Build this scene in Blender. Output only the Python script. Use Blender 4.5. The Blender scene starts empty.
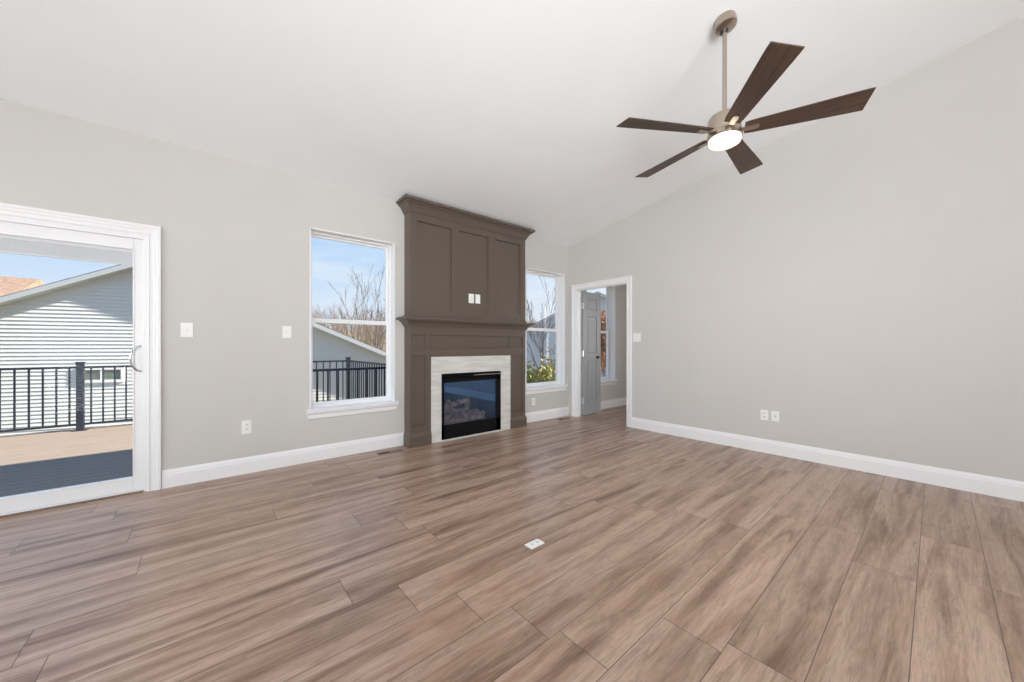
import bpy, bmesh, math, random
from mathutils import Vector, Matrix
C = bpy.context.scene.collection
S = bpy.context.scene
TH = math.atan(307.7/366.8)
# ------------------------------------------------------------------ camera
cd = bpy.data.cameras.new('camera'); cam = bpy.data.objects.new('camera', cd); C.objects.link(cam)
cam.location = (0, 0, 1.14)
cam.rotation_euler = (math.pi/2, 0, -TH)
cd.sensor_fit = 'HORIZONTAL'; cd.sensor_width = 36; cd.lens = 36*366.8/1024
cd.shift_y = 5.3/1024; cd.clip_start = 0.05; cd.clip_end = 500
S.camera = cam
S.view_settings.view_transform = 'Standard'; S.view_settings.look = 'None'
S.view_settings.exposure = 0.0; S.view_settings.gamma = 1.0
S.view_settings.use_curve_mapping = False

# ------------------------------------------------------------------ node helpers
def mat(name):
    m = bpy.data.materials.new(name); m.use_nodes = True
    nt = m.node_tree; b = nt.nodes['Principled BSDF']
    return m, nt, b
def N(nt, t, **k):
    n = nt.nodes.new(t)
    for a, v in k.items():
        if a.startswith('i_'):
            n.inputs[a[2:].replace('_', ' ')].default_value = v
        else: setattr(n, a, v)
    return n
def L(nt, a, b): nt.links.new(a, b)
def math_n(nt, op, a, b=None, c=None):
    n = nt.nodes.new('ShaderNodeMath'); n.operation = op
    for i, v in enumerate((a, b, c)):
        if v is None: continue
        if isinstance(v, (int, float)): n.inputs[i].default_value = v
        else: nt.links.new(v, n.inputs[i])
    return n.outputs[0]
def ramp(nt, fac, stops):
    r = nt.nodes.new('ShaderNodeValToRGB'); e = r.color_ramp.elements
    while len(e) < len(stops): e.new(0.5)
    for i, (p, c) in enumerate(stops):
        e[i].position = p; e[i].color = (*c, 1)
    nt.links.new(fac, r.inputs[0]); return r.outputs[0]
def mixc(nt, fac, a, b, mode='MIX'):
    n = nt.nodes.new('ShaderNodeMix'); n.data_type = 'RGBA'; n.blend_type = mode
    for i, v in ((0, fac), (6, a), (7, b)):
        if isinstance(v, (int, float)): n.inputs[i].default_value = v
        elif isinstance(v, tuple): n.inputs[i].default_value = (*v, 1)
        else: nt.links.new(v, n.inputs[i])
    return n.outputs[2]

# ------------------------------------------------------------------ world, sun, added interior fill lights
w = bpy.data.worlds.new('sky'); S.world = w; w.use_nodes = True
nt = w.node_tree; bg = nt.nodes['Background']
tc = N(nt, 'ShaderNodeTexCoord'); sx = N(nt, 'ShaderNodeSeparateXYZ'); L(nt, tc.outputs['Generated'], sx.inputs[0])
grad = ramp(nt, sx.outputs[2], [(0.0, (.30, .27, .24)), (0.02, (.82, .88, .96)), (0.14, (.66, .80, .96)), (0.30, (.42, .66, .95)), (0.6, (.22, .45, .85))])
mp = N(nt, 'ShaderNodeMapping'); mp.inputs['Scale'].default_value = (1.5, 1.5, 6); L(nt, tc.outputs['Generated'], mp.inputs[0])
nz = N(nt, 'ShaderNodeTexNoise', i_Scale=1.6, i_Detail=6.0, i_Roughness=.55); L(nt, mp.outputs[0], nz.inputs[0])
cl = ramp(nt, nz.outputs[0], [(0.50, (0, 0, 0)), (0.68, (1, 1, 1))])
up = math_n(nt, 'GREATER_THAN', sx.outputs[2], 0.0)
# hazier and brighter cloud toward the east (+X)
east = ramp(nt, sx.outputs[0], [(0.45, (0, 0, 0)), (0.8, (1, 1, 1))])
clf = math_n(nt, 'MULTIPLY', math_n(nt, 'MAXIMUM', math_n(nt, 'MULTIPLY', cl, .55), math_n(nt, 'MULTIPLY', east, .62)), up)
col = mixc(nt, clf, grad, (.95, .96, 1.0))
L(nt, col, bg.inputs[0]); bg.inputs[1].default_value = 1.0

sd = bpy.data.lights.new('sun', 'SUN'); sd.energy = 19; sd.angle = math.radians(.6); sd.color = (1, .91, .78)
sun = bpy.data.objects.new('sun', sd); C.objects.link(sun); sun.location = (10, -10, 12)
sun.rotation_euler = Vector((-1.5, .72, -1)).to_track_quat('-Z', 'Y').to_euler()

def area(name, loc, rot, sx_, sy_, power, color=(1, 1, 1)):
    d = bpy.data.lights.new(name, 'AREA'); d.shape = 'RECTANGLE'; d.size = sx_; d.size_y = sy_; d.energy = power; d.color = color
    o = bpy.data.objects.new(name, d); C.objects.link(o); o.location = loc; o.rotation_euler = rot; return o
RX0, RX1, RY0, RY1 = -3.4, 4.609, -5.0, 4.056      # the room
KW = 26; TL = 118                 # rear fill, tilted upward to brighten the ceiling
FILL_TINT = (.93, .975, 1)
for i, wx in enumerate((-2.2, 0.2, 2.6)):           # added fill lights at the three unseen rear openings
    area('fill_rear', (wx, RY0+.05, 1.75), (math.radians(TL), 0, 0), 1.7, 2.2, KW, FILL_TINT)
for i, wy in enumerate((-2.8, -0.2, 2.35)):          # added fill lights at the invented left-wall openings, each tilted separately
    area('fill_left', (RX0+.05, wy, 1.65), (math.radians((122, 105, 62)[i]), 0, math.radians(-90)), 1.7, 2.0, (42, 34, 58)[i], FILL_TINT)
u = area('fill_uplight', (-.9, -2.7, .8), (0, 0, 0), 3.0, 1.8, 72, FILL_TINT)   # added fill behind the camera, no fixture; lifts the ceiling brightness
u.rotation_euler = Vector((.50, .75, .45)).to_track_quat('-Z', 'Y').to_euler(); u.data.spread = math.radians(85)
area('fill_side_room', (7.05, 1.9, 1.5), (math.radians(90), 0, math.radians(90)), 1.0, 1.4, 22, (1, .98, .96))  # added fill inside the side room

# ------------------------------------------------------------------ mesh builder
class MB:
    def __init__(s): s.v = []; s.f = []
    def add(s, vs, fs):
        n = len(s.v); s.v += [tuple(p) for p in vs]; s.f += [tuple(n+i for i in f) for f in fs]
    def box(s, x0, x1, y0, y1, z0, z1):
        s.add([(x0,y0,z0),(x1,y0,z0),(x1,y1,z0),(x0,y1,z0),(x0,y0,z1),(x1,y0,z1),(x1,y1,z1),(x0,y1,z1)],
              [(0,3,2,1),(4,5,6,7),(0,1,5,4),(1,2,6,5),(2,3,7,6),(3,0,4,7)]); return s
    def prism(s, poly, fn, a, b):
        """poly of (u,v), fn(u,v,t)->xyz, extruded t=a..b"""
        n = len(poly); s.add([fn(u,v,a) for u,v in poly]+[fn(u,v,b) for u,v in poly],
            [tuple(range(n))[::-1], tuple(range(n,2*n))]+[(i,(i+1)%n,n+(i+1)%n,n+i) for i in range(n)]); return s
    def sweep(s, path, prof, fn, closed=False):
        """mitred moulding. path (u,v); prof closed loop (o,t): o = offset to the right-hand side of travel."""
        n = len(path); m = len(prof); P = [Vector(p) for p in path]; rings = []
        for i in range(n):
            def nrm(a, b):
                d = (P[b]-P[a]).normalized(); return Vector((d.y, -d.x))
            if closed: n1 = nrm((i-1)%n, i); n2 = nrm(i, (i+1)%n)
            else:
                n1 = nrm(i-1, i) if i else nrm(0, 1); n2 = nrm(i, i+1) if i < n-1 else n1
            k = (n1+n2); k = k/(1+n1.dot(n2))
            rings.append([fn(P[i].x+k.x*o, P[i].y+k.y*o, t) for o, t in prof])
        vs = [p for r in rings for p in r]; fs = []
        for i in range(n if closed else n-1):
            j = (i+1)%n
            for q in range(m): fs.append((i*m+q, i*m+(q+1)%m, j*m+(q+1)%m, j*m+q))
        if not closed: fs += [tuple(range(m))[::-1], tuple(range((n-1)*m, n*m))]
        s.add(vs, fs); return s
    def lathe(s, prof, n=32, c=(0,0,0), M=None):
        vs = []; m = len(prof)
        for i in range(n):
            a = 2*math.pi*i/n
            for r, z in prof:
                p = Vector((r*math.cos(a), r*math.sin(a), z))
                if M: p = M @ p
                vs.append(p+Vector(c))
        s.add(vs, [(i*m+q, ((i+1)%n)*m+q, ((i+1)%n)*m+q+1, i*m+q+1) for i in range(n) for q in range(m-1)]); return s
    def tube(s, pts, rad, n=8, caps=True):
        pts = [Vector(p) for p in pts]; rs = rad if isinstance(rad, (list, tuple)) else [rad]*len(pts)
        vs = []; 
        for i, p in enumerate(pts):
            d = (pts[min(i+1, len(pts)-1)]-pts[max(i-1, 0)]).normalized()
            a = d.cross(Vector((0, 0, 1)) if abs(d.z) < .9 else Vector((1, 0, 0))).normalized(); b = d.cross(a)
            for k in range(n):
                t = 2*math.pi*k/n; vs.append(p+rs[i]*(math.cos(t)*a+math.sin(t)*b))
        fs = [(i*n+k, i*n+(k+1)%n, (i+1)*n+(k+1)%n, (i+1)*n+k) for i in range(len(pts)-1) for k in range(n)]
        if caps: fs += [tuple(range(n))[::-1], tuple(range((len(pts)-1)*n, len(pts)*n))]
        s.add(vs, fs); return s
    def obj(s, name, m, parent=None, smooth=False, bevel=0, kind=None, origin=None):
        me = bpy.data.meshes.new(name)
        o0 = Vector(origin) if origin else Vector((0, 0, 0))
        me.from_pydata([Vector(p)-o0 for p in s.v], [], s.f)
        bm = bmesh.new(); bm.from_mesh(me); bmesh.ops.recalc_face_normals(bm, faces=bm.faces); bm.to_mesh(me); bm.free()
        me.materials.append(m)
        o = bpy.data.objects.new(name, me); C.objects.link(o)
        if parent:
            o.parent = parent; o.location = o0 - parent.location if origin else -Vector(parent.location)
            if origin:                       # geometry is given in the parent's own axes then
                o.location = o0
        else: o.location = o0
        if smooth:
            for p in me.polygons: p.use_smooth = True
            me.set_sharp_from_angle(angle=math.radians(38))
        if bevel:
            b = o.modifiers.new('bevel', 'BEVEL'); b.width = bevel; b.segments = 2; b.limit_method = 'ANGLE'
        if kind: o['kind'] = kind
        return o
def E_(name, loc, label=None, cat=None, group=None, kind=None, rz=0):
    o = bpy.data.objects.new(name, None); C.objects.link(o); o.location = loc; o.rotation_euler.z = rz; o.empty_display_size = .1
    if label: o['label'] = label
    if cat: o['category'] = cat
    if group: o['group'] = group
    if kind: o['kind'] = kind
    return o
def tag(o, label, cat, group=None, kind=None):
    o['label'] = label; o['category'] = cat
    if group: o['group'] = group
    if kind: o['kind'] = kind
    return o
XZ = lambda y, sg=1: (lambda u, v, t: (u, y+sg*t, v))         # u=x v=z t=y
YZ = lambda x, sg=1: (lambda u, v, t: (x+sg*t, u, v))

# ------------------------------------------------------------------ materials
def paint(name, c, rough=.6, bump=.0, scale=300):
    m, nt, b = mat(name)
    b.inputs['Roughness'].default_value = rough
    tc = N(nt, 'ShaderNodeTexCoord')
    n = N(nt, 'ShaderNodeTexNoise', i_Scale=3.0, i_Detail=3.0); L(nt, tc.outputs['Object'], n.inputs[0])
    L(nt, mixc(nt, n.outputs[0], tuple(x*.975 for x in c), tuple(min(1, x*1.02) for x in c)), b.inputs['Base Color'])
    if bump:
        n2 = N(nt, 'ShaderNodeTexNoise', i_Scale=float(scale), i_Detail=2.0); L(nt, tc.outputs['Object'], n2.inputs[0])
        bp = N(nt, 'ShaderNodeBump', i_Strength=bump, i_Distance=.002); L(nt, n2.outputs[0], bp.inputs['Height']); L(nt, bp.outputs[0], b.inputs['Normal'])
    return m
M_wall = paint('greige wall paint', (.604, .588, .565), .75, .12)
M_ceil = paint('white ceiling paint', (.90, .915, .93), .85, .12)
M_white = paint('white trim paint', (.86, .86, .87), .35)
M_vinyl = paint('white vinyl', (.86, .86, .87), .3)
M_plate = paint('white plastic plate', (.86, .86, .85), .3)
M_taupe = paint('taupe cabinet paint', (.112, .086, .068), .36)
M_greydoor = paint('grey door paint', (.33, .34, .36), .4)
M_black = paint('black metal', (.006, .006, .007), .55)
M_slot = paint('dark slot', (.01, .01, .01), .6)
M_rail = paint('black railing powder coat', (.012, .015, .025), .35)
M_black.node_tree.nodes['Principled BSDF'].inputs['Specular IOR Level'].default_value = .12
M_brick = paint('dark firebrick', (.03, .028, .03), .8)
M_fascia = paint('cream trim board', (.52, .54, .55), .6)
M_blind = paint('grey blind slats', (.74, .73, .73), .6)
M_conc = paint('grey concrete', (.4, .39, .37), .9)

def metal(name, c, rough):
    m, nt, b = mat(name); b.inputs['Metallic'].default_value = 1; b.inputs['Roughness'].default_value = rough
    tc = N(nt, 'ShaderNodeTexCoord'); mp = N(nt, 'ShaderNodeMapping'); mp.inputs['Scale'].default_value = (4, 4, 300); L(nt, tc.outputs['Object'], mp.inputs[0])
    n = N(nt, 'ShaderNodeTexNoise', i_Scale=1.0); L(nt, mp.outputs[0], n.inputs[0])
    L(nt, mixc(nt, n.outputs[0], tuple(x*.85 for x in c), c), b.inputs['Base Color']); return m
M_nickel = metal('brushed nickel', (.50, .42, .35), .28)
M_chrome = metal('polished chrome', (.8, .8, .82), .12)
M_bronze = metal('dark bronze', (.12, .11, .10), .4)

def glass(name, tint=(1, 1, 1), refl=(1, 1, 1), f0=.04, mult=1.0):
    m, nt, b = mat(name); nt.nodes.remove(b); out = nt.nodes['Material Output']
    tr = N(nt, 'ShaderNodeBsdfTransparent'); tr.inputs[0].default_value = (*tint, 1)
    gl = N(nt, 'ShaderNodeBsdfGlossy'); gl.inputs[0].default_value = (*refl, 1); gl.inputs['Roughness'].default_value = .01
    fr = N(nt, 'ShaderNodeFresnel', i_IOR=1.45); mx = N(nt, 'ShaderNodeMixShader')
    f = math_n(nt, 'MULTIPLY', fr.outputs[0], mult) if not f0 > .05 else math_n(nt, 'MAXIMUM', fr.outputs[0], f0)
    L(nt, f, mx.inputs[0]); L(nt, tr.outputs[0], mx.inputs[1]); L(nt, gl.outputs[0], mx.inputs[2]); L(nt, mx.outputs[0], out.inputs[0]); return m
M_glass = glass('clear window glass', (.98, .99, 1), mult=.06)
M_fireglass = glass('tinted fireplace glass', (.9, .88, .86), (.28, .52, 1.0), .15)

def mat_floor():
    m, nt, b = mat('oak look vinyl planks')
    tc = N(nt, 'ShaderNodeTexCoord'); sp = N(nt, 'ShaderNodeSeparateXYZ'); L(nt, tc.outputs['Object'], sp.inputs[0])
    W, LEN = .2315, 1.50
    yy = math_n(nt, 'DIVIDE', math_n(nt, 'SUBTRACT', math_n(nt, 'SUBTRACT', sp.outputs[1], math_n(nt, 'MULTIPLY', sp.outputs[0], .015)), .061), W)
    row = math_n(nt, 'FLOOR', yy); fy = math_n(nt, 'FRACT', yy)
    wn = N(nt, 'ShaderNodeTexWhiteNoise', noise_dimensions='1D'); L(nt, math_n(nt, 'ADD', row, 17.3), wn.inputs['W'])
    offs = wn.outputs['Value']
    for rw, jx in {-1: 3.31, 1: 1.54, 3: 1.09, 5: .888, 7: .504, 8: -.44, 10: .767, 11: -.26, 13: -.345, 14: -.815, 15: -.46}.items():
        hit = math_n(nt, 'COMPARE', row, float(rw), .1)
        o_ = (-jx/LEN) % 1.0
        offs = math_n(nt, 'ADD', math_n(nt, 'MULTIPLY', offs, math_n(nt, 'SUBTRACT', 1, hit)), math_n(nt, 'MULTIPLY', hit, o_))
    xx = math_n(nt, 'ADD', math_n(nt, 'DIVIDE', sp.outputs[0], LEN), offs)
    colm = math_n(nt, 'FLOOR', xx); fx = math_n(nt, 'FRACT', xx)
    pid = N(nt, 'ShaderNodeCombineXYZ'); L(nt, row, pid.inputs[0]); L(nt, colm, pid.inputs[1])
    wn2 = N(nt, 'ShaderNodeTexWhiteNoise', noise_dimensions='3D'); L(nt, pid.outputs[0], wn2.inputs['Vector'])
    # plank-local coordinates, shifted per plank
    off = N(nt, 'ShaderNodeVectorMath', operation='SCALE'); L(nt, wn2.outputs['Color'], off.inputs[0]); off.inputs['Scale'].default_value = 37.0
    ad = N(nt, 'ShaderNodeVectorMath', operation='ADD'); L(nt, tc.outputs['Object'], ad.inputs[0]); L(nt, off.outputs[0], ad.inputs[1])
    def stretch(sc, s_, det=4, ro=.55, dist=0):
        mp = N(nt, 'ShaderNodeMapping'); mp.inputs['Scale'].default_value = sc; L(nt, ad.outputs[0], mp.inputs[0])
        n = N(nt, 'ShaderNodeTexNoise', i_Scale=float(s_), i_Detail=float(det), i_Roughness=float(ro), i_Distortion=float(dist)); L(nt, mp.outputs[0], n.inputs[0]); return n.outputs[0]
    big = stretch((.62, 8.5, 1), 1.2, 5, .6, .9)
    mid = stretch((2.2, 24, 1), 1.6, 6, .72, 1.5)
    fine = stretch((7, 120, 1), 2.0, 5, .8)
    c = ramp(nt, big, [(.34, (.235, .140, .090)), (.45, (.385, .254, .182)), (.58, (.48, .338, .257))])
    c2 = ramp(nt, mid, [(.32, (.60, .57, .54)), (.50, (.97, .97, .97)), (.70, (1.16, 1.18, 1.20))])
    c = mixc(nt, .8, c, c2, 'MULTIPLY')
    c3 = ramp(nt, fine, [(.3, (.66, .64, .62)), (.58, (1.06, 1.06, 1.06))])
    c = mixc(nt, .75, c, c3, 'MULTIPLY')
    # cathedral grain and knots
    mpk = N(nt, 'ShaderNodeMapping'); mpk.inputs['Scale'].default_value = (1.3, 5.2, 1); L(nt, ad.outputs[0], mpk.inputs[0])
    vor = N(nt, 'ShaderNodeTexVoronoi', i_Scale=1.15, i_Randomness=1.0); L(nt, mpk.outputs[0], vor.inputs[0])
    dn = math_n(nt, 'ADD', vor.outputs['Distance'], math_n(nt, 'MULTIPLY', mid, .35))
    ring = math_n(nt, 'SINE', math_n(nt, 'MULTIPLY', dn, 46.0))
    near = ramp(nt, vor.outputs['Distance'], [(.06, (1, 1, 1)), (.34, (0, 0, 0))])
    rc = ramp(nt, math_n(nt, 'MULTIPLY', math_n(nt, 'ADD', ring, 1), .5), [(.0, (.78, .76, .75)), (.7, (1.05, 1.05, 1.05))])
    c = mixc(nt, math_n(nt, 'MULTIPLY', near, .75), c, mixc(nt, 1.0, c, rc, 'MULTIPLY'))
    knot = ramp(nt, vor.outputs['Distance'], [(.015, (.55, .50, .47)), (.06, (1, 1, 1))])
    c = mixc(nt, .8, c, knot, 'MULTIPLY')
    core = math_n(nt, 'SUBTRACT', 1, math_n(nt, 'ABSOLUTE', math_n(nt, 'SUBTRACT', math_n(nt, 'MULTIPLY', fy, 2), math_n(nt, 'ADD', .55, math_n(nt, 'MULTIPLY', wn2.outputs['Value'], .9)))))
    slow = stretch((1.5, 1.2, 1), 1.3, 3, .6, .6)
    cf = ramp(nt, math_n(nt, 'MULTIPLY', core, slow), [(.30, (0, 0, 0)), (.60, (1, 1, 1))])
    c = mixc(nt, math_n(nt, 'MULTIPLY', cf, .85), c, mixc(nt, 1.0, c, (.60, .53, .48), 'MULTIPLY'))
    tone = ramp(nt, wn2.outputs['Value'], [(0, (.92, .91, .90)), (1, (1.10, 1.10, 1.10))])
    c = mixc(nt, 1.0, c, tone, 'MULTIPLY')
    # joints
    ey = math_n(nt, 'MULTIPLY', math_n(nt, 'MINIMUM', fy, math_n(nt, 'SUBTRACT', 1, fy)), W)
    ex = math_n(nt, 'MULTIPLY', math_n(nt, 'MINIMUM', fx, math_n(nt, 'SUBTRACT', 1, fx)), LEN)
    e = math_n(nt, 'MINIMUM', ey, ex)
    gap = math_n(nt, 'LESS_THAN', e, .0017)
    c = mixc(nt, math_n(nt, 'MULTIPLY', gap, .8), c, (.05, .035, .028))
    L(nt, c, b.inputs['Base Color'])
    rr = math_n(nt, 'ADD', math_n(nt, 'MULTIPLY', fine, .14), .27); L(nt, rr, b.inputs['Roughness'])
    b.inputs['Specular IOR Level'].default_value = .6
    h = math_n(nt, 'SUBTRACT', math_n(nt, 'MULTIPLY', fine, .25), math_n(nt, 'MULTIPLY', math_n(nt, 'LESS_THAN', e, .002), 1.0))
    bp = N(nt, 'ShaderNodeBump', i_Strength=.25, i_Distance=.001); L(nt, h, bp.inputs['Height']); L(nt, bp.outputs[0], b.inputs['Normal'])
    return m
M_floor = mat_floor()

def wood(name, c1, c2, rough=.45, sc=(2, 60, 2), scale=1.0):
    m, nt, b = mat(name); b.inputs['Roughness'].default_value = rough
    tc = N(nt, 'ShaderNodeTexCoord'); mp = N(nt, 'ShaderNodeMapping'); mp.inputs['Scale'].default_value = sc; L(nt, tc.outputs['Object'], mp.inputs[0])
    n = N(nt, 'ShaderNodeTexNoise', i_Scale=float(scale), i_Detail=5.0, i_Roughness=.65, i_Distortion=.4); L(nt, mp.outputs[0], n.inputs[0])
    L(nt, ramp(nt, n.outputs[0], [(.3, c1), (.7, c2)]), b.inputs['Base Color']); return m
M_blade = wood('walnut fan blade', (.035, .018, .011), (.11, .060, .038), .5)
M_deck = wood('composite deck boards', (.17, .13, .10), (.29, .225, .175), .6, (1, 25, 1), 2)
M_log = wood('ceramic log', (.12, .07, .05), (.75, .55, .48), .8, (6, 6, 6), 3)
M_bark = wood('grey bark', (.07, .06, .055), (.16, .14, .13), .9, (6, 6, 2), 3)
M_twig = wood('pale winter twigs', (.30, .235, .19), (.48, .39, .32), .9, (.2, .2, .2), 2)
M_regw = wood('wood tone vent cover', (.16, .105, .08), (.26, .18, .14), .45, (3, 40, 3), 1.5)
def stone():
    m, nt, b = mat('pale stone tile'); b.inputs['Roughness'].default_value = .35
    tc = N(nt, 'ShaderNodeTexCoord'); mp = N(nt, 'ShaderNodeMapping'); mp.inputs['Scale'].default_value = (1, 1, 9); L(nt, tc.outputs['Object'], mp.inputs[0])
    n = N(nt, 'ShaderNodeTexNoise', i_Scale=3.0, i_Detail=6.0, i_Roughness=.6); L(nt, mp.outputs[0], n.inputs[0])
    L(nt, ramp(nt, n.outputs[0], [(.35, (.56, .545, .52)), (.65, (.70, .69, .665))]), b.inputs['Base Color']); return m
M_stone = stone()
def siding(name, c): return paint(name, c, .6)
M_siding = siding('light grey vinyl siding', (.66, .66, .64))
M_siding2 = siding('blue grey siding', (.50, .55, .63))
def shingle(name, a, b_):
    m, nt, b = mat(name); b.inputs['Roughness'].default_value = .9
    tc = N(nt, 'ShaderNodeTexCoord'); n = N(nt, 'ShaderNodeTexNoise', i_Scale=6.0, i_Detail=4.0); L(nt, tc.outputs['Object'], n.inputs[0])
    L(nt, ramp(nt, n.outputs[0], [(.35, a), (.65, b_)]), b.inputs['Base Color']); return m
M_roof = shingle('dark grey shingles', (.10, .11, .13), (.18, .19, .21))
M_roof2 = shingle('brown shingles', (.15, .095, .065), (.27, .19, .135))
M_grass = shingle('winter grass', (.16, .14, .08), (.26, .22, .13))
M_hill = shingle('brown brush', (.22, .17, .13), (.36, .28, .22))
M_leaf = shingle('yellow green leaves', (.16, .19, .05), (.40, .34, .10))
M_leaf2 = shingle('rust brown leaves', (.22, .09, .04), (.48, .27, .14))
M_hglass, nt, b = mat('neighbour window glass'); b.inputs['Base Color'].default_value = (.16, .19, .15, 1); b.inputs['Roughness'].default_value = .15
M_light, nt, b = mat('glowing frosted lamp glass'); b.inputs['Base Color'].default_value = (.9, .88, .8, 1)
b.inputs['Emission Color'].default_value = (1, .86, .62, 1); b.inputs['Emission Strength'].default_value = 1.1

# ------------------------------------------------------------------ room shell
WT = .19
YW = RY1                       # wall with windows, inner face
ZW = 2.788; SL = .178
ceil = lambda y: ZW+SL*(RY1-y)
WX = {1: (.797, 1.662), 2: (3.668, 4.533), 3: (5.08, 5.945)}
WZ0, WZ1 = .512, 2.315
DX0, DX1, DZ = -2.25, -.335, 2.022      # patio door opening
XE = 7.4
MB().box(RX0-.2, XE+.2, RY0-.2, RY1+.16, -.2, 0).obj('floor', M_floor, kind='structure')
def wall_holes(x0, x1, z0, z1, holes):
    mb = MB(); xs = sorted({x0, x1} | {h[0] for h in holes} | {h[1] for h in holes})
    for a, b in zip(xs, xs[1:]):
        hs = sorted([(h[2], h[3]) for h in holes if h[0] <= a+1e-6 and h[1] >= b-1e-6]); z = z0
        for p, q in hs:
            if p > z+1e-6: mb.box(a, b, YW, YW+WT, z, p)
            z = q
        if z < z1: mb.box(a, b, YW, YW+WT, z, z1)
    return mb
FBX0, FBX1, FBZ = 2.17, 3.07, .81
wall_holes(RX0-.12, XE+.12, 0, ZW, [(DX0, DX1, 0, DZ)] + [(a, b, WZ0, WZ1) for a, b in WX.values()] + [(FBX0, FBX1, 0, FBZ)]).obj('wall_back', M_wall, kind='structure')
# right wall with a doorway
BX = RX1; BT = .125
DY0, DY1, DZB = 2.935, 3.895, 2.068
mb = MB()
mb.prism([(DY1, 0), (RY1, 0), (RY1, ceil(RY1)), (DY1, ceil(DY1))], YZ(BX), 0, BT)
mb.prism([(DY0, DZB), (DY1, DZB), (DY1, ceil(DY1)), (DY0, ceil(DY0))], YZ(BX), 0, BT)
mb.prism([(RY0, 0), (DY0, 0), (DY0, ceil(DY0)), (RY0, ceil(RY0))], YZ(BX), 0, BT)
mb.obj('wall_right', M_wall, kind='structure')
# unseen left and rear walls; window openings added to carry the fill lights
mb = MB(); ys = [RY0, -3.7, -1.9, -1.1, .7, 1.45, 3.25, RY1]
for i, (a, b) in enumerate(zip(ys, ys[1:])):
    if i in (1, 3, 5):
        mb.box(RX0-.12, RX0, a, b, 0, .6); mb.prism([(a, 2.7), (b, 2.7), (b, ceil(b)), (a, ceil(a))], YZ(RX0, -1), 0, .12)
    else: mb.prism([(a, 0), (b, 0), (b, ceil(b)), (a, ceil(a))], YZ(RX0, -1), 0, .12)
mb.obj('wall_left', M_wall, kind='structure')
mb = MB(); xs = [RX0-.12, -3.1, -1.3, -.7, 1.1, 1.7, 3.5, BX+BT]
for i, (a, b) in enumerate(zip(xs, xs[1:])):
    if i in (1, 3, 5): mb.box(a, b, RY0-.12, RY0, 0, .6); mb.box(a, b, RY0-.12, RY0, 2.9, ceil(RY0))
    else: mb.box(a, b, RY0-.12, RY0, 0, ceil(RY0))
mb.obj('wall_front', M_wall, kind='structure')
MB().prism([(RY0-.14, ceil(RY0-.14)), (RY1+.12, ceil(RY1+.12)), (RY1+.12, ceil(RY1+.12)+.14), (RY0-.14, ceil(RY0-.14)+.14)], YZ(RX0-.14), 0, BX+BT-RX0+.14).obj('ceiling', M_ceil, kind='structure')
# side room
mb = MB(); mb.box(BX+BT, XE+.12, .4, RY1, 2.72, 2.84); mb.obj('ceiling_side_room', M_ceil, kind='structure')
MB().box(XE, XE+.12, .4, RY1, 0, 2.72).obj('wall_side_room_right', M_wall, kind='structure')
MB().box(BX+BT, XE+.12, .28, .4, 0, 2.84).obj('wall_side_room_front', M_wall, kind='structure')

# baseboards
BB = [(0, 0), (0, .014), (.105, .014), (.112, .011), (.122, .0105), (.134, .007), (.145, .0045), (.145, 0)]
def bb(name, runs):
    mb = MB()
    for fn, a, b in runs: mb.prism([(t, z) for z, t in BB], fn, a, b)
    mb.obj(name, M_white, kind='structure')
fb = lambda u, v, t: (t, YW-u, v)          # along wall_back
fr_ = lambda u, v, t: (BX-u, t, v)         # along wall_right
bb('baseboard_back', [(fb, DX1+.075, 1.772), (fb, 3.522, BX-.0)])
bb('baseboard_right', [(fr_, RY0, DY0-.07)])
bb('baseboard_side_room', [(fb, BX+BT, XE), (lambda u, v, t: (XE-u, t, v), .4, YW-.014)])
bb('baseboard_left', [(lambda u, v, t: (RX0+u, t, v), RY0, RY1), (fb, RX0+.014, DX0-.075)])

# casings
CAS = [(0, 0), (0, .013), (.008, .015), (.012, .011), (.030, .011), (.036, .015), (.050, .016), (.056, .020), (.074, .020), (.076, .016), (.076, 0)]
def casing(name, path, fn):
    return MB().sweep(path, CAS, fn).obj(name, M_white, kind='structure')
# travel up the left jamb, across, down the right: offset to the LEFT of travel => mirror profile sign
def cas_path(a, b, z): return [(b, 0), (b, z), (a, z), (a, 0)]
casing('trim_1', cas_path(DX0+.005, DX1-.005, DZ-.005)[:], lambda u, v, t: (u, YW-t, v))
casing('trim_2', cas_path(DY0+.01, DY1-.01, DZB-.01), lambda u, v, t: (BX-t, u, v))
# door jamb lining of the doorway (back side casing too)
mb = MB(); mb.box(BX, BX+BT, DY1-.02, DY1, 0, DZB); mb.box(BX, BX+BT, DY0, DY0+.02, 0, DZB); mb.box(BX, BX+BT, DY0, DY1, DZB-.02, DZB)
mb.box(BX+.03, BX+.075, DY1-.032, DY1-.02, 0, DZB-.02); mb.box(BX+.03, BX+.075, DY0+.02, DY0+.032, 0, DZB-.02); mb.box(BX+.03, BX+.075, DY0+.02, DY1-.02, DZB-.032, DZB-.02)
mb.obj('trim_3', M_white, kind='structure')
casing('trim_4', cas_path(DY0+.01, DY1-.01, DZB-.01), lambda u, v, t: (BX+BT+t, u, v))

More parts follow.
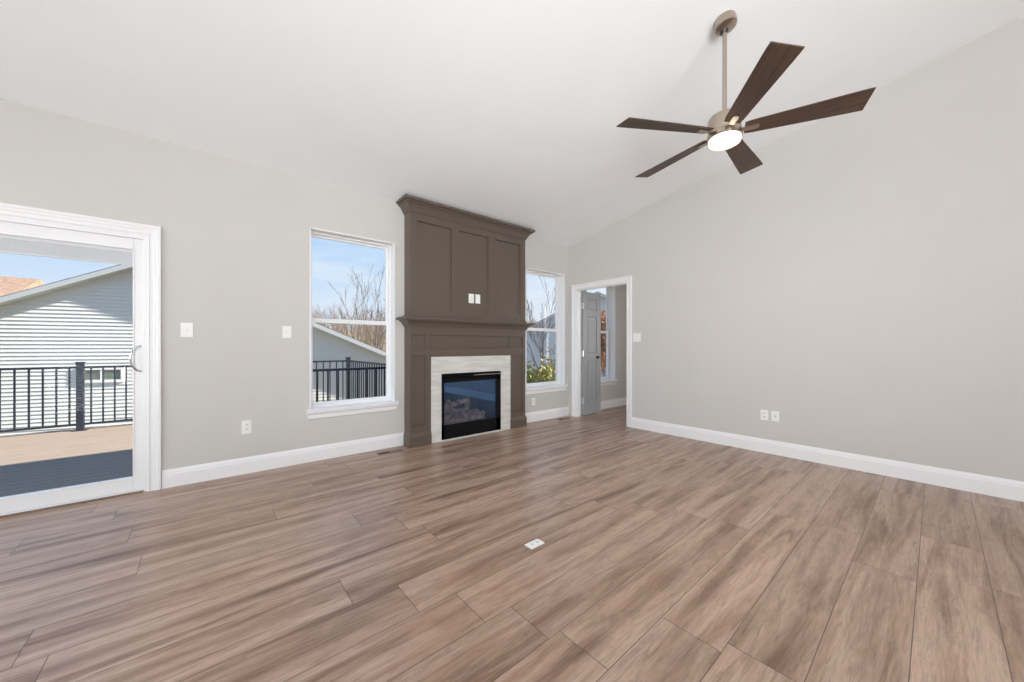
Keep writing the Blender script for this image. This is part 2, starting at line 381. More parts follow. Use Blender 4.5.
# ------------------------------------------------------------------ double-hung windows
def ring(mb, x0, x1, z0, z1, w, y0, y1, wb=None, wt=None):
    wb = wb or w; wt = wt or w
    mb.box(x0, x0+w, y0, y1, z0, z1); mb.box(x1-w, x1, y0, y1, z0, z1)
    mb.box(x0+w, x1-w, y0, y1, z0, z0+wb); mb.box(x0+w, x1-w, y0, y1, z1-wt, z1)
def window(n, x0, x1):
    r = E_('window_%d' % n, ((x0+x1)/2, YW, WZ0), kind='structure')
    # drywall-return lining (white)
    mb = MB(); t = .012
    mb.box(x0, x0+t, YW-.006, YW+.11, WZ0, WZ1); mb.box(x1-t, x1, YW-.006, YW+.11, WZ0, WZ1); mb.box(x0, x1, YW-.006, YW+.11, WZ1-t, WZ1)
    mb.obj('jamb', M_white, r)
    mb = MB(); ring(mb, x0+.002, x1-.002, WZ0, WZ1-.002, .024, YW+.10, YW+.185); mb.obj('window_frame', M_vinyl, r, bevel=.003)
    zm = 1.405
    up = MB(); ring(up, x0+.024, x1-.024, zm-.02, WZ1-.026, .024, YW+.145, YW+.172, .045, .022); up = up.obj('upper_sash', M_vinyl, r, bevel=.003)
    lo = MB(); ring(lo, x0+.024, x1-.024, WZ0+.022, zm+.022, .026, YW+.113, YW+.140, .032, .045)
    lo.box((x0+x1)/2-.03, (x0+x1)/2+.03, YW+.103, YW+.115, zm+.004, zm+.02); lo = lo.obj('lower_sash', M_vinyl, r, bevel=.003)
    MB().box(x0+.04, x1-.04, YW+.156, YW+.160, zm+.02, WZ1-.045).obj('pane', M_glass, up).location = (0, 0, 0)
    MB().box(x0+.045, x1-.045, YW+.124, YW+.128, WZ0+.05, zm-.02).obj('pane', M_glass, lo).location = (0, 0, 0)
    # stool and apron
    xr = min(x1+.032, BX-.012) if x1 < BX else x1+.032
    mb = MB(); mb.box(x0-.032, xr, YW-.04, YW+.115, WZ0-.022, WZ0+.004); mb.obj('window_stool', M_white, r, bevel=.004)
    prof = [(0, 0), (.026, 0), (.030, -.010), (.016, -.030), (.013, -.065), (.004, -.075), (0, -.075)]
    a, b = x0-.005, min(x1+.005, BX-.012) if x1 < BX else x1+.005
    MB().sweep([(a, YW), (a, YW-.001), (b, YW-.001), (b, YW)], [(o, v) for o, v in prof], lambda u, v, t: (u, v, WZ0-.022+t)).obj('window_apron', M_white, r)
    return r
for n, (a, b) in WX.items(): window(n, a, b)
for o in bpy.data.objects:      # sub-part panes are modelled in the window's own axes
    pass

# ------------------------------------------------------------------ sliding patio door
r = E_('door_1', ((DX0+DX1)/2, YW, 0), kind='structure')
mb = MB(); ring(mb, DX0, DX1, 0, DZ, .03, YW-.004, YW+.13, .02, .045); mb.obj('door_frame', M_vinyl, r, bevel=.002)
mb = MB(); mb.box(DX0+.03, DX1-.03, YW-.012, YW+.0, 0, .014); mb.obj('threshold', M_regw, r)
def slider(x0, x1, y, nm, handle=False):
    mb = MB(); z0, z1 = .022, DZ-.045; sw = .076
    ring(mb, x0, x1, z0, z1, sw, y, y+.038, .098, .082)
    gx0, gx1, gz0, gz1 = x0+sw, x1-sw, z0+.098, z1-.082
    ring(mb, gx0-.006, gx1+.006, gz0-.006, gz1+.006, .010, y-.004, y+.042)
    p = mb.obj(nm, M_vinyl, r, bevel=.003)
    for q in (.010, .030): MB().box(gx0, gx1, y+q-.0015, y+q+.0015, gz0, gz1).obj('pane', M_glass, p).location = (0, 0, 0)
    bl = MB(); zz = gz1
    bl.box(gx0+.004, gx1-.004, y+.013, y+.027, gz1-.03, gz1-.001)
    for k in range(11): bl.box(gx0+.006, gx1-.006, y+.0135, y+.0265, gz1-.038-k*.0075, gz1-.032-k*.0075)
    bl.box(gx0+.004, gx1-.004, y+.013, y+.027, gz1-.125, gz1-.114)
    bl.obj('raised_blind', M_blind, p).location = (0, 0, 0)
    if handle:
        hx = x1-.030; hz = 1.045
        a = MB(); a.box(hx-.016, hx+.016, y-.010, y, hz-.125, hz+.125); pl = a.obj('handle_plate', M_vinyl, p, bevel=.006); pl.location = (0, 0, 0)
        t = MB(); t.tube([(hx-.002-.055*math.sin(u), y-.012-.03*math.sin(u), hz+.10*math.cos(u)) for u in [math.pi*k/14 for k in range(15)]], .0065, 8)
        h = t.obj('door_handle', M_chrome, p, smooth=True); h.location = (0, 0, 0)
    return p
xm = (DX0+DX1)/2
slider(xm-.03, DX1-.010, YW+.012, 'sliding_panel', True)
slider(DX0+.025, xm+.03, YW+.062, 'fixed_panel')

# ------------------------------------------------------------------ grey interior door leaf, opened into the side room
HX, HY = BX+BT+.008, DY1-.022
r = E_('door_2', (HX, HY, 0), kind='structure')
W_, Hh = .462, 2.036
mb = MB(); y1, y0 = HY, HY-.035
x0, x1 = HX, HX+W_
st = .105
cuts = [(.012+.22, .012+.90), (.012+1.02, .012+1.62), (.012+1.73, .012+1.91)]
# stiles/rails
mb.box(x0, x0+st, y0, y1, .012, .012+Hh-.01); mb.box(x1-st, x1, y0, y1, .012, .012+Hh-.01)
zz = [.012]+[q for c_ in cuts for q in c_]+[.012+Hh-.01]
for a, b in zip(zz[::2], zz[1::2]): mb.box(x0+st, x1-st, y0, y1, a, b)
for a, b in cuts:
    mb.box(x0+st, x1-st, y0+.013, y1-.013, a, b)
    for g, ya, yb in ((.022, y0+.006, y1-.006),): mb.box(x0+st+g, x1-st-g, ya, yb, a+g, b-g)
mb.obj('door_leaf', M_greydoor, r, bevel=.004)
for z in (.25, 1.02, 1.80):
    MB().box(x0-.012, x0+.0, y0-.004, y0+.028, z-.045, z+.045).tube([(x0-.004, y0-.008, z-.05), (x0-.004, y0-.008, z+.05)], .006, 8).obj('hinge', M_chrome, r)
M90 = Matrix.Rotation(math.radians(90), 4, 'X').to_3x3()
for s_ in (1, -1):
    pr = [(0, 0), (.024, 0), (.024, .004), (.009, .007), (.008, .02), (.016, .023), (.022, .032), (.021, .041), (.012, .047), (0, .048)]
    MB().lathe([(a, b*s_) for a, b in pr], 20, (x1-.105, y0 if s_ > 0 else y1, .955), M90).obj('door_knob', M_bronze, r, smooth=True)

# ------------------------------------------------------------------ fireplace with tall panelled overmantel
FX0, FX1, FY = 1.775, 3.518, 3.90
SX0, SX1, SZ = 2.034, 3.240, 1.015
fp = E_('fireplace', ((FX0+FX1)/2, FY, 0), 'tall brown-taupe panelled fireplace with crown moulding, mantel shelf and pale tile surround', 'fireplace')
def panelled(x0, x1, z0, z1, holes, yf=FY, rec=.024, yb=YW, skip=[]):
    """front board with recessed panels: grid fill"""
    mb = MB(); xs = sorted({x0, x1} | {h[i] for h in holes+skip for i in (0, 1)}); zs = sorted({z0, z1} | {h[i] for h in holes+skip for i in (2, 3)})
    inside = lambda hs, x, z: any(h[0] < x < h[1] and h[2] < z < h[3] for h in hs)
    for a, b in zip(xs, xs[1:]):
        run = None
        for p, q in zip(zs, zs[1:]):
            cx, cz = (a+b)/2, (p+q)/2
            solid = not inside(holes+skip, cx, cz)
            if solid: run = (run[0], q) if run else (p, q)
            if (not solid or q == zs[-1]) and run: mb.box(a, b, yf, yb, *run); run = None
    for h in holes:
        mb.box(h[0], h[1], yf+rec, yb, h[2], h[3])
        # bead round the recess
        g = .005; mb.sweep([(h[0], h[2]), (h[0], h[3]), (h[1], h[3]), (h[1], h[2])], [(0, 0), (0, -.007), (.002, -.007), (g, -.002), (g, 0)], lambda u, v, t: (u, yf+rec+t, v), closed=True)
    return mb
# upper cabinet
mb = panelled(FX0, FX1, 1.48, 2.76, [(1.857, 2.313, 1.578, 2.575), (2.424, 2.868, 1.578, 2.575), (2.978, 3.430, 1.578, 2.575)])
mb.obj('overmantel_panel', M_taupe, fp)
# lower: frieze + pilasters, opening for surround
lower_skip = [(SX0, SX1, 0, SZ)]
mb = panelled(FX0, FX1, 0, 1.37, [(1.801, 1.963, 1.112, 1.277), (2.020, 3.243, 1.112, 1.277), (3.290, 3.478, 1.112, 1.277), (1.801, 1.963, .225, 1.037), (3.290, 3.478, .225, 1.037)], skip=lower_skip)
mb.obj('mantel_frame', M_taupe, fp)
path = lambda d=0: [(FX0-d, YW), (FX0-d, FY-d), (FX1+d, FY-d), (FX1+d, YW)]
fxy = lambda u, v, t: (u, v, t)
# travelling left wall -> front: outward is right-hand side? path goes -y then +x: right of -y travel is -x : outward
crown = [(-.02, 2.66), (.010, 2.66), (.014, 2.675), (.022, 2.685), (.030, 2.705), (.052, 2.735), (.074, 2.750), (.078, 2.753), (.078, 2.766), (.100, 2.767), (.102, 2.785), (.102, 2.797), (-.02, 2.797)]
def clipc(y, z): return z
MB().sweep(path(), crown, lambda u, v, t: (u, v, min(t, ceil(v)-.001))).obj('crown_moulding', M_taupe, fp)
mantel = [(-.02, 1.365), (.012, 1.365), (.014, 1.378), (.022, 1.386), (.028, 1.402), (.046, 1.420), (.058, 1.426), (.062, 1.430), (.062, 1.441), (.098, 1.442), (.100, 1.446), (.100, 1.466), (.096, 1.470), (.03, 1.470), (.014, 1.484), (.010, 1.50), (-.02, 1.50)]
MB().sweep(path(), mantel, fxy).obj('mantel_shelf', M_taupe, fp)
# plinths
pl = [(-.01, 0), (.016, 0), (.016, .11), (.012, .125), (.008, .135), (.003, .152), (-.01, .155)]
for nm, pth in (('l', [(FX0, YW), (FX0, FY), (SX0, FY)]), ('r', [(SX1, FY), (FX1, FY), (FX1, YW)])):
    MB().sweep(pth, pl, fxy).obj('plinth', M_taupe, fp)
# tile surround
mb = MB(); sy0, sy1 = FY-.006, FY+.10
mb.box(SX0, FBX0, sy0, sy1, 0, .845); mb.box(FBX1, SX1, sy0, sy1, 0, .845)
mb.box(SX0, SX1, sy0, sy1, .847, SZ); mb.box(FBX0, FBX1, sy0, sy1, .81, .847); mb.box(FBX0, FBX1, sy0-.012, sy1, 0, .018)
mb.obj('tile_surround', M_stone, fp, bevel=.0015)
# firebox
mb = MB(); bx0, bx1, bz0, bz1, by1 = FBX0+.004, FBX1-.004, .02, .805, 4.42
mb.box(bx0, bx0+.01, FY, by1, bz0, bz1); mb.box(bx1-.01, bx1, FY, by1, bz0, bz1)
mb.box(bx0, bx1, FY, by1, bz0, bz0+.01); mb.box(bx0, bx1, FY, by1, bz1-.01, bz1); mb.box(bx0, bx1, by1-.01, by1, bz0, bz1)
mb.obj('firebox', M_brick, fp)
mb = MB(); y0 = FY-.010
mb.box(bx0, bx0+.03, y0, FY+.03, bz0, bz1); mb.box(bx1-.075, bx1, y0, FY+.03, bz0, bz1)
mb.box(bx0, bx1, y0, FY+.03, bz0, .185); mb.box(bx0, bx1, y0, FY+.03, .70, .735)
mb.box(bx0, bx1, y0+.002, FY+.03, .79, bz1)
for z in (.745, .768): mb.prism([(y0, z), (y0+.03, z+.012), (y0+.03, z+.015), (y0, z+.006)], lambda u, v, t: (t, u, v), bx0, bx1)
mb.box(bx0, bx1, FY+.025, FY+.03, .735, .80)
mb.obj('firebox_frame', M_black, fp)
MB().tube([(bx0+.45, y0-.008, .776), (bx1+.01, y0-.008, .776)], .0055, 8).obj('damper_bar', M_chrome, fp, smooth=True)
MB().box(bx0+.03, bx1-.075, FY-.002, FY+.002, .185, .70).obj('firebox_glass', M_fireglass, fp)

ls = E_('log_set', (2.55, 4.10, .03), 'pile of greyish brown ceramic logs behind the fireplace glass', 'gas logs')
random.seed(5)
mb = MB(); mb.box(2.25, 2.95, 3.98, 4.28, .03, .15); mb.obj('burner_tray', M_black, ls)
specs = [((2.24, 4.04, .20), (2.86, 4.00, .20), .045), ((2.26, 4.20, .22), (2.92, 4.22, .22), .05), ((2.32, 3.98, .26), (2.50, 4.24, .36), .036),
         ((2.42, 4.24, .27), (2.62, 4.00, .33), .034), ((2.56, 3.98, .24), (2.76, 4.24, .38), .037), ((2.34, 4.16, .36), (2.70, 4.12, .43), .035), ((2.62, 4.0, .28), (2.93, 4.12, .22), .035), ((2.26, 4.06, .27), (2.44, 4.20, .42), .03)]
for a, b, rad in specs:
    pts = []; rs = []
    for k in range(9):
        u = k/8; p = Vector(a).lerp(Vector(b), u)+Vector((random.uniform(-.008, .008),)*3); pts.append(p); rs.append(rad*random.uniform(.82, 1.12))
    MB().tube(pts, rs, 9).obj('log', M_log, ls, smooth=True)

# ------------------------------------------------------------------ ceiling fan
FCX, FCY = 2.683, .972
zc = ceil(FCY)
fan = E_('ceiling_fan', (FCX, FCY, zc), 'five-blade brushed nickel ceiling fan with walnut blades and a lit lamp', 'ceiling fan')
tilt = Matrix.Rotation(math.atan(SL), 3, 'X')    # canopy follows the sloped ceiling
tilt = Matrix.Rotation(-math.atan(SL), 3, 'X')
MB().lathe([(0, 0), (.066, 0), (.068, -.006), (.068, -.045), (.064, -.055), (.045, -.066), (.028, -.070), (0, -.070)], 40, (FCX, FCY, zc-.001), tilt).obj('canopy', M_nickel, fan, smooth=True)
MB().lathe([(0, .012), (.024, .005), (.026, -.012), (.016, -.024), (0, -.024)], 20, (FCX, FCY+.004, zc-.068)).obj('hanger_ball', M_bronze, fan, smooth=True)
MB().tube([(FCX, FCY, zc-.07), (FCX, FCY, 2.69)], .0135, 16).obj('downrod', M_nickel, fan, smooth=True)
MB().lathe([(0, 2.712), (.018, 2.712), (.020, 2.706), (.020, 2.68), (.034, 2.673), (.075, 2.670), (.092, 2.664), (.098, 2.650), (.098, 2.562), (0, 2.562)], 48, (FCX, FCY, .018)).obj('motor_housing', M_nickel, fan, smooth=True)
MB().lathe([(0, 2.560), (.100, 2.560), (.104, 2.554), (.104, 2.522), (.100, 2.517), (0, 2.517)], 48, (FCX, FCY, .018)).obj('lamp_collar', M_nickel, fan, smooth=True)
MB().lathe([(0, 2.519), (.097, 2.519), (.098, 2.500), (.094, 2.488), (.080, 2.480), (.045, 2.476), (0, 2.475)], 48, (FCX, FCY, .018)).obj('lamp_diffuser', M_light, fan, smooth=True)
ld = bpy.data.lights.new('fan_lamp', 'AREA'); ld.shape = 'DISK'; ld.size = .17; ld.energy = 11; ld.color = (1, .93, .84)
lo_ = bpy.data.objects.new('fan_lamp', ld); C.objects.link(lo_); lo_.parent = fan; lo_.location = (0, 0, 2.486-zc)
PITCH = math.radians(-13)
def blade_mesh():
    n = 14; vs = []; fs = []; th = .006
    for i in range(n+1):
        u = i/n; x = .115+u*.62; hw = .052+.027*min(1, u*1.1)
        if i == 0: hw *= .92
        for sgn in (-1, 1):
            xx = x+(-.012*(sgn*.5+.5) if i == n else 0)
            for zz in (-th/2, th/2):
                y = sgn*hw; vs.append((xx, y*math.cos(PITCH)-zz*math.sin(PITCH), y*math.sin(PITCH)+zz*math.cos(PITCH)))
    for i in range(n):
        a = i*4; b = a+4
        fs += [(a, b, b+2, a+2), (a+1, a+3, b+3, b+1), (a, a+1, b+1, b), (a+2, b+2, b+3, a+3)]
    fs += [(0, 2, 3, 1), (n*4, n*4+1, n*4+3, n*4+2)]
    return vs, fs
bv, bf = blade_mesh(); bmE = bpy.data.meshes.new('fan_blade'); bmE.from_pydata(bv, [], bf); bmE.materials.append(M_blade)
bkt = MB()
bkt.prism([(.095, -.015), (.170, -.019), (.192, -.014), (.197, 0), (.192, .014), (.170, .019), (.095, .015)], lambda u, v, t: (u, v*math.cos(PITCH)-t*math.sin(PITCH), v*math.sin(PITCH)+t*math.cos(PITCH)), -.011, -.004)
BK = bpy.data.meshes.new('blade_bracket'); BK.from_pydata([Vector(p) for p in bkt.v], [], bkt.f); BK.materials.append(M_nickel)
for k in range(5):
    a = math.radians(4.8+72*k)
    b_ = bpy.data.objects.new('blade', bmE); C.objects.link(b_); b_.parent = fan; b_.location = (0, 0, 2.580-zc); b_.rotation_euler = (0, 0, a)
    q = bpy.data.objects.new('blade_bracket', BK); C.objects.link(q); q.parent = b_

# ------------------------------------------------------------------ wall plates
def bolt(mb, fn, u, v): pass
def plate(name, fn, w, h, gangs, label, cat, style, horiz=False, group=None):
    """fn(u,v,t): u across, v up, t out of the wall; origin at plate centre"""
    o3 = Vector(fn(0, 0, 0)); r = E_(name, o3, label, cat, group)
    P = [(-w/2, -h/2), (w/2, -h/2), (w/2, h/2), (-w/2, h/2)]
    MB().prism(P, fn, 0, .005).obj('cover_plate', M_plate, r, bevel=.0015)
    for g in range(gangs):
        u0 = (g-(gangs-1)/2)*.046
        def rect(a, b, c, d, t0, t1, m, nm):
            MB().prism([(u0+a, c), (u0+b, c), (u0+b, d), (u0+a, d)], fn, t0, t1).obj(nm, m, r)
        if style == 'toggle':
            rect(-.0052, .0052, -.012, .012, .005, .0062, M_blind, 'toggle_slot')
            MB().prism([(u0-.004, -.003), (u0+.004, -.003), (u0+.004, .009), (u0-.004, .009)], fn, .005, .014).obj('toggle', M_plate, r)
        elif style == 'rocker':
            rect(-.0165, .0165, -.033, .033, .005, .0075, M_white, 'rocker')
        elif style == 'outlet':
            for zc_ in (-.0195, .0195):
                MB().prism([(u0+.0165*math.cos(q)*1.0, zc_+.0145*math.sin(q)) for q in [2*math.pi*k/16 for k in range(16)]], fn, .005, .0068).obj('receptacle', M_white, r)
                mb = MB()
                for du in (-.0062, .0062): mb.prism([(u0+du-.0016, zc_-.003), (u0+du+.0016, zc_-.003), (u0+du+.0016, zc_+.007), (u0+du-.0016, zc_+.007)], fn, .0068, .0072)
                mb.prism([(u0-.002, zc_-.009), (u0+.002, zc_-.009), (u0+.002, zc_-.005), (u0-.002, zc_-.005)], fn, .0068, .0072)
                mb.obj('slot', M_slot, r)
        elif style == 'jack':
            MB().lathe([(0, .0), (.006, 0), (.006, .010), (.003, .010), (.003, .004), (0, .004)], 12, fn(u0, 0, .004), Matrix.Identity(3) if horiz else Matrix.Rotation(math.radians(90), 3, 'X')).obj('jack', M_bronze, r)
        for vv in (-h/2+.012, h/2-.012):
            MB().prism([(u0+.0028*math.cos(q), vv+.0028*math.sin(q)) for q in [2*math.pi*k/8 for k in range(8)]], fn, .005, .0058).obj('screw', M_blind, r)
    return r
onA = lambda x, z, y=YW: (lambda u, v, t: (x+u, y-t, z+v))
onB = lambda y, z: (lambda u, v, t: (BX-t, y-u, z+v))
plate('light_switch', onA(-.110, 1.275), .078, .118, 1, 'white toggle light switch on the wall just right of the sliding patio door', 'light switch', 'toggle')
plate('light_switch', onA(.603, 1.277), .074, .115, 1, 'white light switch on the wall just left of the double-hung window beside the fireplace', 'light switch', 'toggle')
plate('wall_outlet', onA(.291, .415), .074, .120, 1, 'white outlet low on the wall between the patio door and the left window', 'wall outlet', 'outlet')
plate('wall_outlet', onA(3.828, .300), .070, .114, 1, 'dim white outlet under the window to the right of the fireplace', 'wall outlet', 'outlet')
plate('light_switch', onB(2.790, 1.262), .116, .118, 2, 'wide double light switch on the wall to the right of the open doorway', 'light switch', 'toggle')
plate('wall_outlet', onB(1.275, .403), .072, .108, 1, 'left plate of the pair low on the long right wall', 'wall outlet', 'outlet')
plate('cable_jack', onB(1.178, .403), .072, .108, 1, 'right plate of the pair low on the long right wall, dark jack in its centre', 'cable jack', 'jack')
plate('wall_outlet', onA(2.612, 1.750, FY+.024), .078, .118, 1, 'left one of two white plates on the middle panel above the mantel', 'wall outlet', 'outlet')
plate('wall_outlet', onA(2.712, 1.752, FY+.024), .074, .118, 1, 'right one of two white plates on the middle panel above the mantel', 'wall outlet', 'rocker')
# floor outlet
r_ = plate('floor_outlet', lambda u, v, t: (1.457-v*1.0, 1.534+u, t), .060, .104, 1, 'small white outlet box lying on the open floor mid-room', 'floor outlet', 'outlet')
# floor registers
def register(x0, x1, y0, y1, label):
    r = E_('floor_vent', ((x0+x1)/2, (y0+y1)/2, 0), label, 'floor vent')
    mb = MB(); mb.box(x0, x1, y0, y0+.014, 0, .004); mb.box(x0, x1, y1-.014, y1, 0, .004); mb.box(x0, x0+.014, y0, y1, 0, .004); mb.box(x1-.014, x1, y0, y1, 0, .004)
    xm = x0+(x1-x0)*.5
    mb.box(xm-.004, x1, y0, y1, 0, .0035)
    n = 2
    for k in range(1, n): mb.box(x0, xm, y0+(y1-y0)*k/n-.003, y0+(y1-y0)*k/n+.003, 0, .0035)
    mb.obj('vent_frame', M_regw, r); MB().box(x0+.01, xm, y0+.01, y1-.01, 0, .0012).obj('vent_opening', M_slot, r)
register(1.40, 1.67, 3.83, 3.925, 'wood-toned floor vent beside the left foot of the fireplace')
register(4.20, 4.44, 3.85, 3.93, 'small dark floor vent by the doorway corner under the right window')

# ------------------------------------------------------------------ deck and railings
DZk = -.10; RY = 8.24; RXc = 2.39; NY = 5.26
mb = MB(); wb = .14
y = YW+WT+.01
while y < RY+.12:
    xr = RXc+.12
    mb.box(-5.2, xr, y, y+wb-.006, DZk-.028, DZk); y += wb
dk = mb.obj('deck_boards', M_deck, kind='structure')
mb = MB(); mb.box(-5.2, RXc+.12, YW+WT+.005, RY+.13, DZk-.25, DZk-.03)
for x in (-5.0, -1.4, RXc): mb.box(x-.07, x+.07, RY-.07, RY+.07, -2.5, DZk-.25)
mb.obj('deck_frame', M_roof2, kind='structure')
ZT = .845
def railing(p0, p1, label, posts, curb=False):
    p0, p1 = Vector(p0), Vector(p1); d = p1-p0; Ln = d.length; d.normalize(); nrm = Vector((-d.y, d.x))
    r = E_('deck_railing', (p0.x, p0.y, DZk), label, 'railing', None)
    def bar(a, b, hw, z0, z1, nm, m=M_rail):
        q = [p0+d*a+nrm*hw, p0+d*b+nrm*hw, p0+d*b-nrm*hw, p0+d*a-nrm*hw]
        MB().prism([(v.x, v.y) for v in q], lambda u, v, t: (u, v, t), z0, z1).obj(nm, m, r)
    bar(0, Ln, .024, ZT-.032, ZT, 'top_rail'); bar(0, Ln, .016, DZk+.075, DZk+.105, 'bottom_rail')
    for s_ in [q for q in posts if q > 0]:
        bar(s_-.038, s_+.038, .038, DZk+.008, ZT+.05, 'post'); bar(s_-.046, s_+.046, .046, ZT+.05, ZT+.065, 'post_cap'); bar(s_-.075, s_+.075, .075, DZk, DZk+.012, 'post_base')
    for a, b in zip(posts, posts[1:]):
        g = b-a-.21; n = max(2, int(g/.12)+1)
        for k in range(n):
            s_ = a+.105+g*k/(n-1); bar(s_-.0095, s_+.0095, .0095, DZk+.105, ZT-.032, 'baluster')
    return r
railing((-5.1, RY), (RXc, RY), 'long black metal railing along the far edge of the deck, parallel to the house', [.04, 1.90, 3.70, 5.60, RXc+5.1-.04])
railing((RXc, RY-.1), (RXc, NY+.12), 'black deck railing running back toward the house seen obliquely through the left window', [-.08, 2.80])
railing((.35, NY), (RXc-.12, NY), 'nearest black metal railing crossing the lower left window', [.04, RXc-.35-.16])

# ------------------------------------------------------------------ outdoors
GZ = -2.6
def ground():
    mb = MB(); n = 24; vs = []; fs = []
    for i in range(n+1):
        for j in range(n+1):
            x = -80+i*200/n; y = 4.3+j*120/n
            vs.append((x, y, GZ + .15*math.sin(x*.3)*math.cos(y*.2)+max(0, y-45)*.11))
    for i in range(n):
        for j in range(n): a = i*(n+1)+j; fs.append((a, a+n+1, a+n+2, a+1))
    mb.add(vs, fs); o = mb.obj('ground', M_grass, kind='structure'); return o
ground()

def house(name, label, org, rz, xl, xr, xp, zp, sl, depth, wm, rm, D=.27, z0=GZ, course=.1, wins=(), tk=.125):
    """gable front in local axes: x along the wall, y=0 the wall plane, y>0 behind"""
    h = E_(name, (org[0], org[1], 0), label, 'house', rz=rz)
    zr = lambda x: zp-sl*abs(x-xp)
    mb = MB(); z = z0; ztop = zp-.02
    while z < ztop:
        z1 = min(z+course, ztop)
        def lim(zq):
            a, b = xl, xr
            if zr(xl) < zq: a = xp-(zp-zq)/sl
            if zr(xr) < zq: b = xp+(zp-zq)/sl
            return a, max(b, a+.001)
        a0, b0 = lim(z); a1, b1 = lim(z1)
        # lower edge stands proud by 14 mm, sloping back; butt shadow below
        mb.add([(a0, -.018, z), (b0, -.018, z), (b1, 0, z1), (a1, 0, z1), (a0, .02, z), (b0, .02, z), (b1, .02, z1), (a1, .02, z1)],
               [(0, 1, 2, 3), (4, 7, 6, 5), (0, 4, 5, 1), (3, 2, 6, 7), (0, 3, 7, 4), (1, 5, 6, 2)])
        z += course
    mb.box(xl, xl+.1, .02, depth, z0, zr(xl)-.02); mb.box(xr-.1, xr, .02, depth, z0, zr(xr)-.02)
    mb.obj('siding_wall', wm, h, origin=(0, 0, 0))
    ov = .45; bh = .035
    for sgn in (-1, 1):
        xe = (xl-ov) if sgn < 0 else (xr+ov); ze = zr(xe)
        P = [(xp, zp+.02), (xe, ze+.02), (xe, ze+tk), (xp, zp+tk)]
        MB().prism(P, lambda u, v, t: (u, t, v), -D, depth).obj('roof', rm, h, origin=(0, 0, 0))
        P = [(xp, zp-bh), (xe, ze-bh), (xe, ze+tk-.03), (xp, zp+tk-.03)]
        MB().prism(P, lambda u, v, t: (u, t, v), -D-.025, -D-.001).obj('rake_board', M_fascia, h, origin=(0, 0, 0))
        P = [(xp, zp-.02), (xe, ze-.02), (xe, ze+.018), (xp, zp+.018)]
        MB().prism(P, lambda u, v, t: (u, t, v), -D, -.0).obj('soffit', M_fascia, h, origin=(0, 0, 0))
    for (a, b, c, d) in wins:
        mb = MB(); ring(mb, a, b, c, d, .07, -.045, .0); wo = mb.obj('house_window', M_white, h, origin=(0, 0, 0))
        MB().box(a+.06, b-.06, -.026, -.02, c+.06, d-.06).obj('pane', M_hglass, wo).location = (0, 0, 0)
        m2 = MB(); m2.box((a+b)/2-.02, (a+b)/2+.02, -.035, -.02, c+.06, d-.06); m2.obj('mullion', M_white, wo).location = (0, 0, 0)
    return h
# nearest neighbour: wall plane y = 14 - .31 x
k = .31; rz = math.atan(-k); e = math.sqrt(1+k*k)
house('neighbour_house', 'light grey clapboard house with a low gable right behind the deck railing', (0, 14), rz, -9.5, 6.6, -1.02, 3.52, .445, 10, M_siding, M_roof, wins=((-2.68, -1.74, .17, .58),))
house('distant_house', 'blue grey gabled house glimpsed through the window right of the fireplace', (13.97, 15), math.radians(-50), -1.3, 8.5, 3.6, 3.95, .5, 9, M_siding2, M_roof, course=.16)
# brown roofed house far left
h = E_('far_house', (-20, 30, GZ), 'brown-shingled roof peeking above the neighbour roof at far left', 'house')
mb = MB(); mb.box(-30, -7.6, 30, 38, GZ, 3.6); mb.obj('siding_wall', M_siding, h)
MB().prism([(29.3, 3.5), (34, 5.05), (38.7, 3.5), (38.7, 3.3), (29.3, 3.3)], lambda u, v, t: (t, u, v), -31, -7.3).obj('roof', M_roof2, h)

def tree(name, base, height, seed, label, m=M_bark, spread=.5, depth=5, r0=.09, cat='tree', trunks=1, lean=.12, leaf=None, nleaf=0, lsz=.08, minr=.004):
    rnd = random.Random(seed); mb = MB(); tips = []
    def br(p, d, ln, rad, lv):
        n = 4; pts = [p]; q = p; dd = d
        for i in range(n):
            dd = (dd+Vector((rnd.uniform(-1, 1), rnd.uniform(-1, 1), rnd.uniform(-.4, .7)))*.13).normalized(); q = q+dd*ln/n; pts.append(q)
        r1 = max(minr, rad*.55)
        mb.tube(pts, [rad+(r1-rad)*i/n for i in range(n+1)], 6 if lv < 2 else 4, False)
        tips.append((pts[2], lv)); tips.append((q, lv))
        if lv >= depth: return
        for c in range(rnd.choice((2, 3, 3)) if lv else 3):
            st_ = pts[rnd.randint(2, n)] if c else q
            sd_ = (dd+Vector((rnd.uniform(-1, 1), rnd.uniform(-1, 1), rnd.uniform(-.3, .8)))*spread).normalized()
            br(st_, sd_, ln*rnd.uniform(.58, .82), r1*rnd.uniform(.6, .95), lv+1)
    base = Vector(base)
    for t in range(trunks):
        d = Vector((rnd.uniform(-1, 1)*lean, rnd.uniform(-1, 1)*lean, 1)).normalized()
        br(base+Vector((rnd.uniform(-.1, .1)*(trunks > 1), rnd.uniform(-.1, .1)*(trunks > 1), 0)), d, height*.42, r0, 0)
    if leaf:
        r = E_(name, base, label, cat)
        mb.obj('branches', m, r)
        lb = MB(); tt = [p for p, lv in tips if lv >= 2]
        for _ in range(nleaf):
            p = rnd.choice(tt)+Vector([rnd.gauss(0, .13) for _ in range(3)])
            a = Vector([rnd.uniform(-1, 1) for _ in range(3)]).normalized(); b = a.cross(Vector([rnd.uniform(-1, 1) for _ in range(3)])).normalized()
            s_ = lsz*rnd.uniform(.6, 1.3); lb.add([p-a*s_, p-b*s_*.45+a*s_*.1, p+a*s_, p+b*s_*.45+a*s_*.1], [(0, 1, 2, 3)])
        o = lb.obj('foliage', leaf, r); o['kind'] = 'stuff'
        return r
    return tag(mb.obj(name, m, origin=base), label, cat)
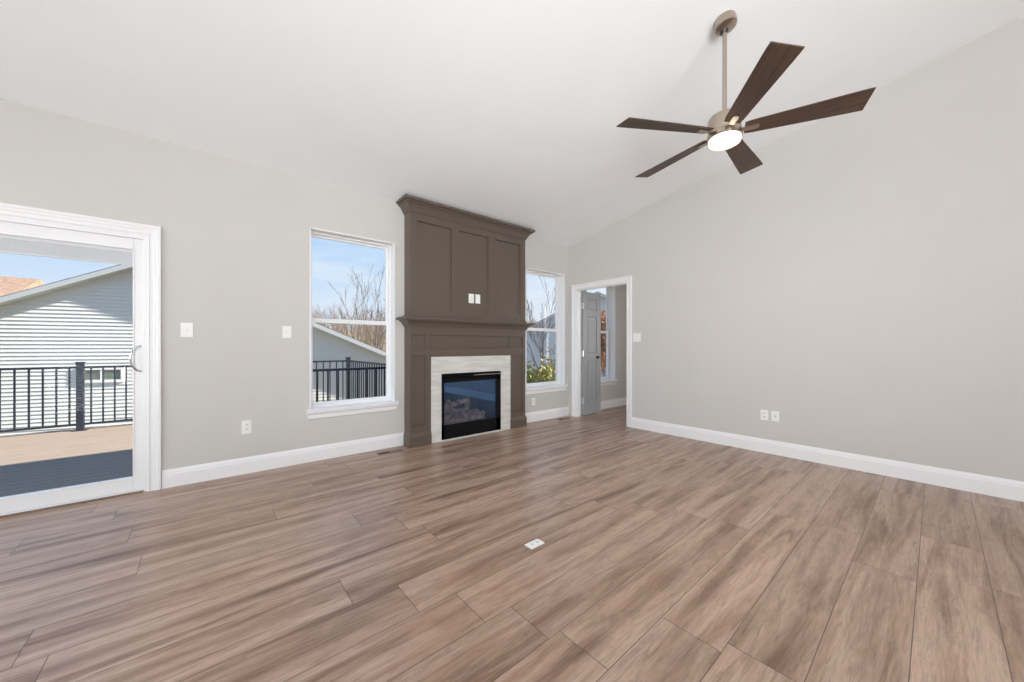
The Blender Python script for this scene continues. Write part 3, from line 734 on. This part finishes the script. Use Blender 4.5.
def along(px, Y):
    t = (px-512)/366.8; s_, c_ = math.sin(TH), math.cos(TH); return (s_+t*c_)*Y/(c_-t*s_)
tree('bare_tree', (along(366, 26), 26, GZ), 7.4, 3, 'bare multi-stemmed tree at the right side of the left window', trunks=2, depth=4, r0=.10, lean=.03, spread=.24, minr=.010)
tree('bare_tree', (along(387, 30), 30, GZ), 7.4, 8, 'bare tree half hidden at the right edge of the left window', trunks=1, r0=.10, lean=.08, spread=.4, minr=.010)
tree('bare_tree', (along(551, 12), 12, GZ), 5.6, 21, 'slim bare tree rising behind the bushes in the window right of the fireplace', trunks=1, r0=.085, lean=.03, spread=.5, minr=.008)
tree('shrub', (along(528, 10.4), 10.4, GZ), 3.0, 31, 'yellow-green leafy bush at the lower left of the window right of the fireplace', leaf=M_leaf, nleaf=2600, trunks=4, r0=.03, spread=.5, depth=3, cat='bush', lean=.18, lsz=.07)
tree('shrub', (along(552, 7.6), 7.6, GZ), 3.0, 32, 'yellow-green leafy bush at the lower right of the window right of the fireplace', leaf=M_leaf, nleaf=2600, trunks=4, r0=.03, spread=.5, depth=3, cat='bush', lean=.18, lsz=.07)
tree('leafy_tree', (along(606, 8.6), 8.6, GZ), 4.6, 41, 'rust-leaved autumn tree seen through the side room window', leaf=M_leaf2, nleaf=5200, trunks=3, r0=.05, spread=.42, depth=4, lean=.10)

# distant woods
rnd = random.Random(77); mb = MB()
def twig(p, d, ln, r, lv):
    q = p+d*ln; a = d.cross(Vector((0, 1, 0))).normalized(); b = d.cross(a)
    mb.add([p+a*r, p-a*r*.5+b*r*.87, p-a*r*.5-b*r*.87, q], [(0, 1, 3), (1, 2, 3), (2, 0, 3)])
    if lv:
        for _ in range(5 if lv == 2 else 4):
            u = rnd.uniform(.3, .95); dd = (d+Vector((rnd.uniform(-1, 1), rnd.uniform(-.6, .6), rnd.uniform(-.1, .7)))*.7).normalized(); twig(p+d*ln*u, dd, ln*rnd.uniform(.3, .5), r*.5, lv-1)
for _ in range(1300):
    x = rnd.uniform(-15, 75); y = rnd.uniform(50, 66); gz = GZ+max(0, y-45)*.11
    twig(Vector((x, y, gz)), Vector((rnd.uniform(-.1, .1), 0, 1)).normalized(), rnd.uniform(4.4, 6.6), .08, 2)
tag(mb.obj('distant_woods', M_twig), 'band of pale bare winter woods along the horizon', 'woods', kind='stuff')
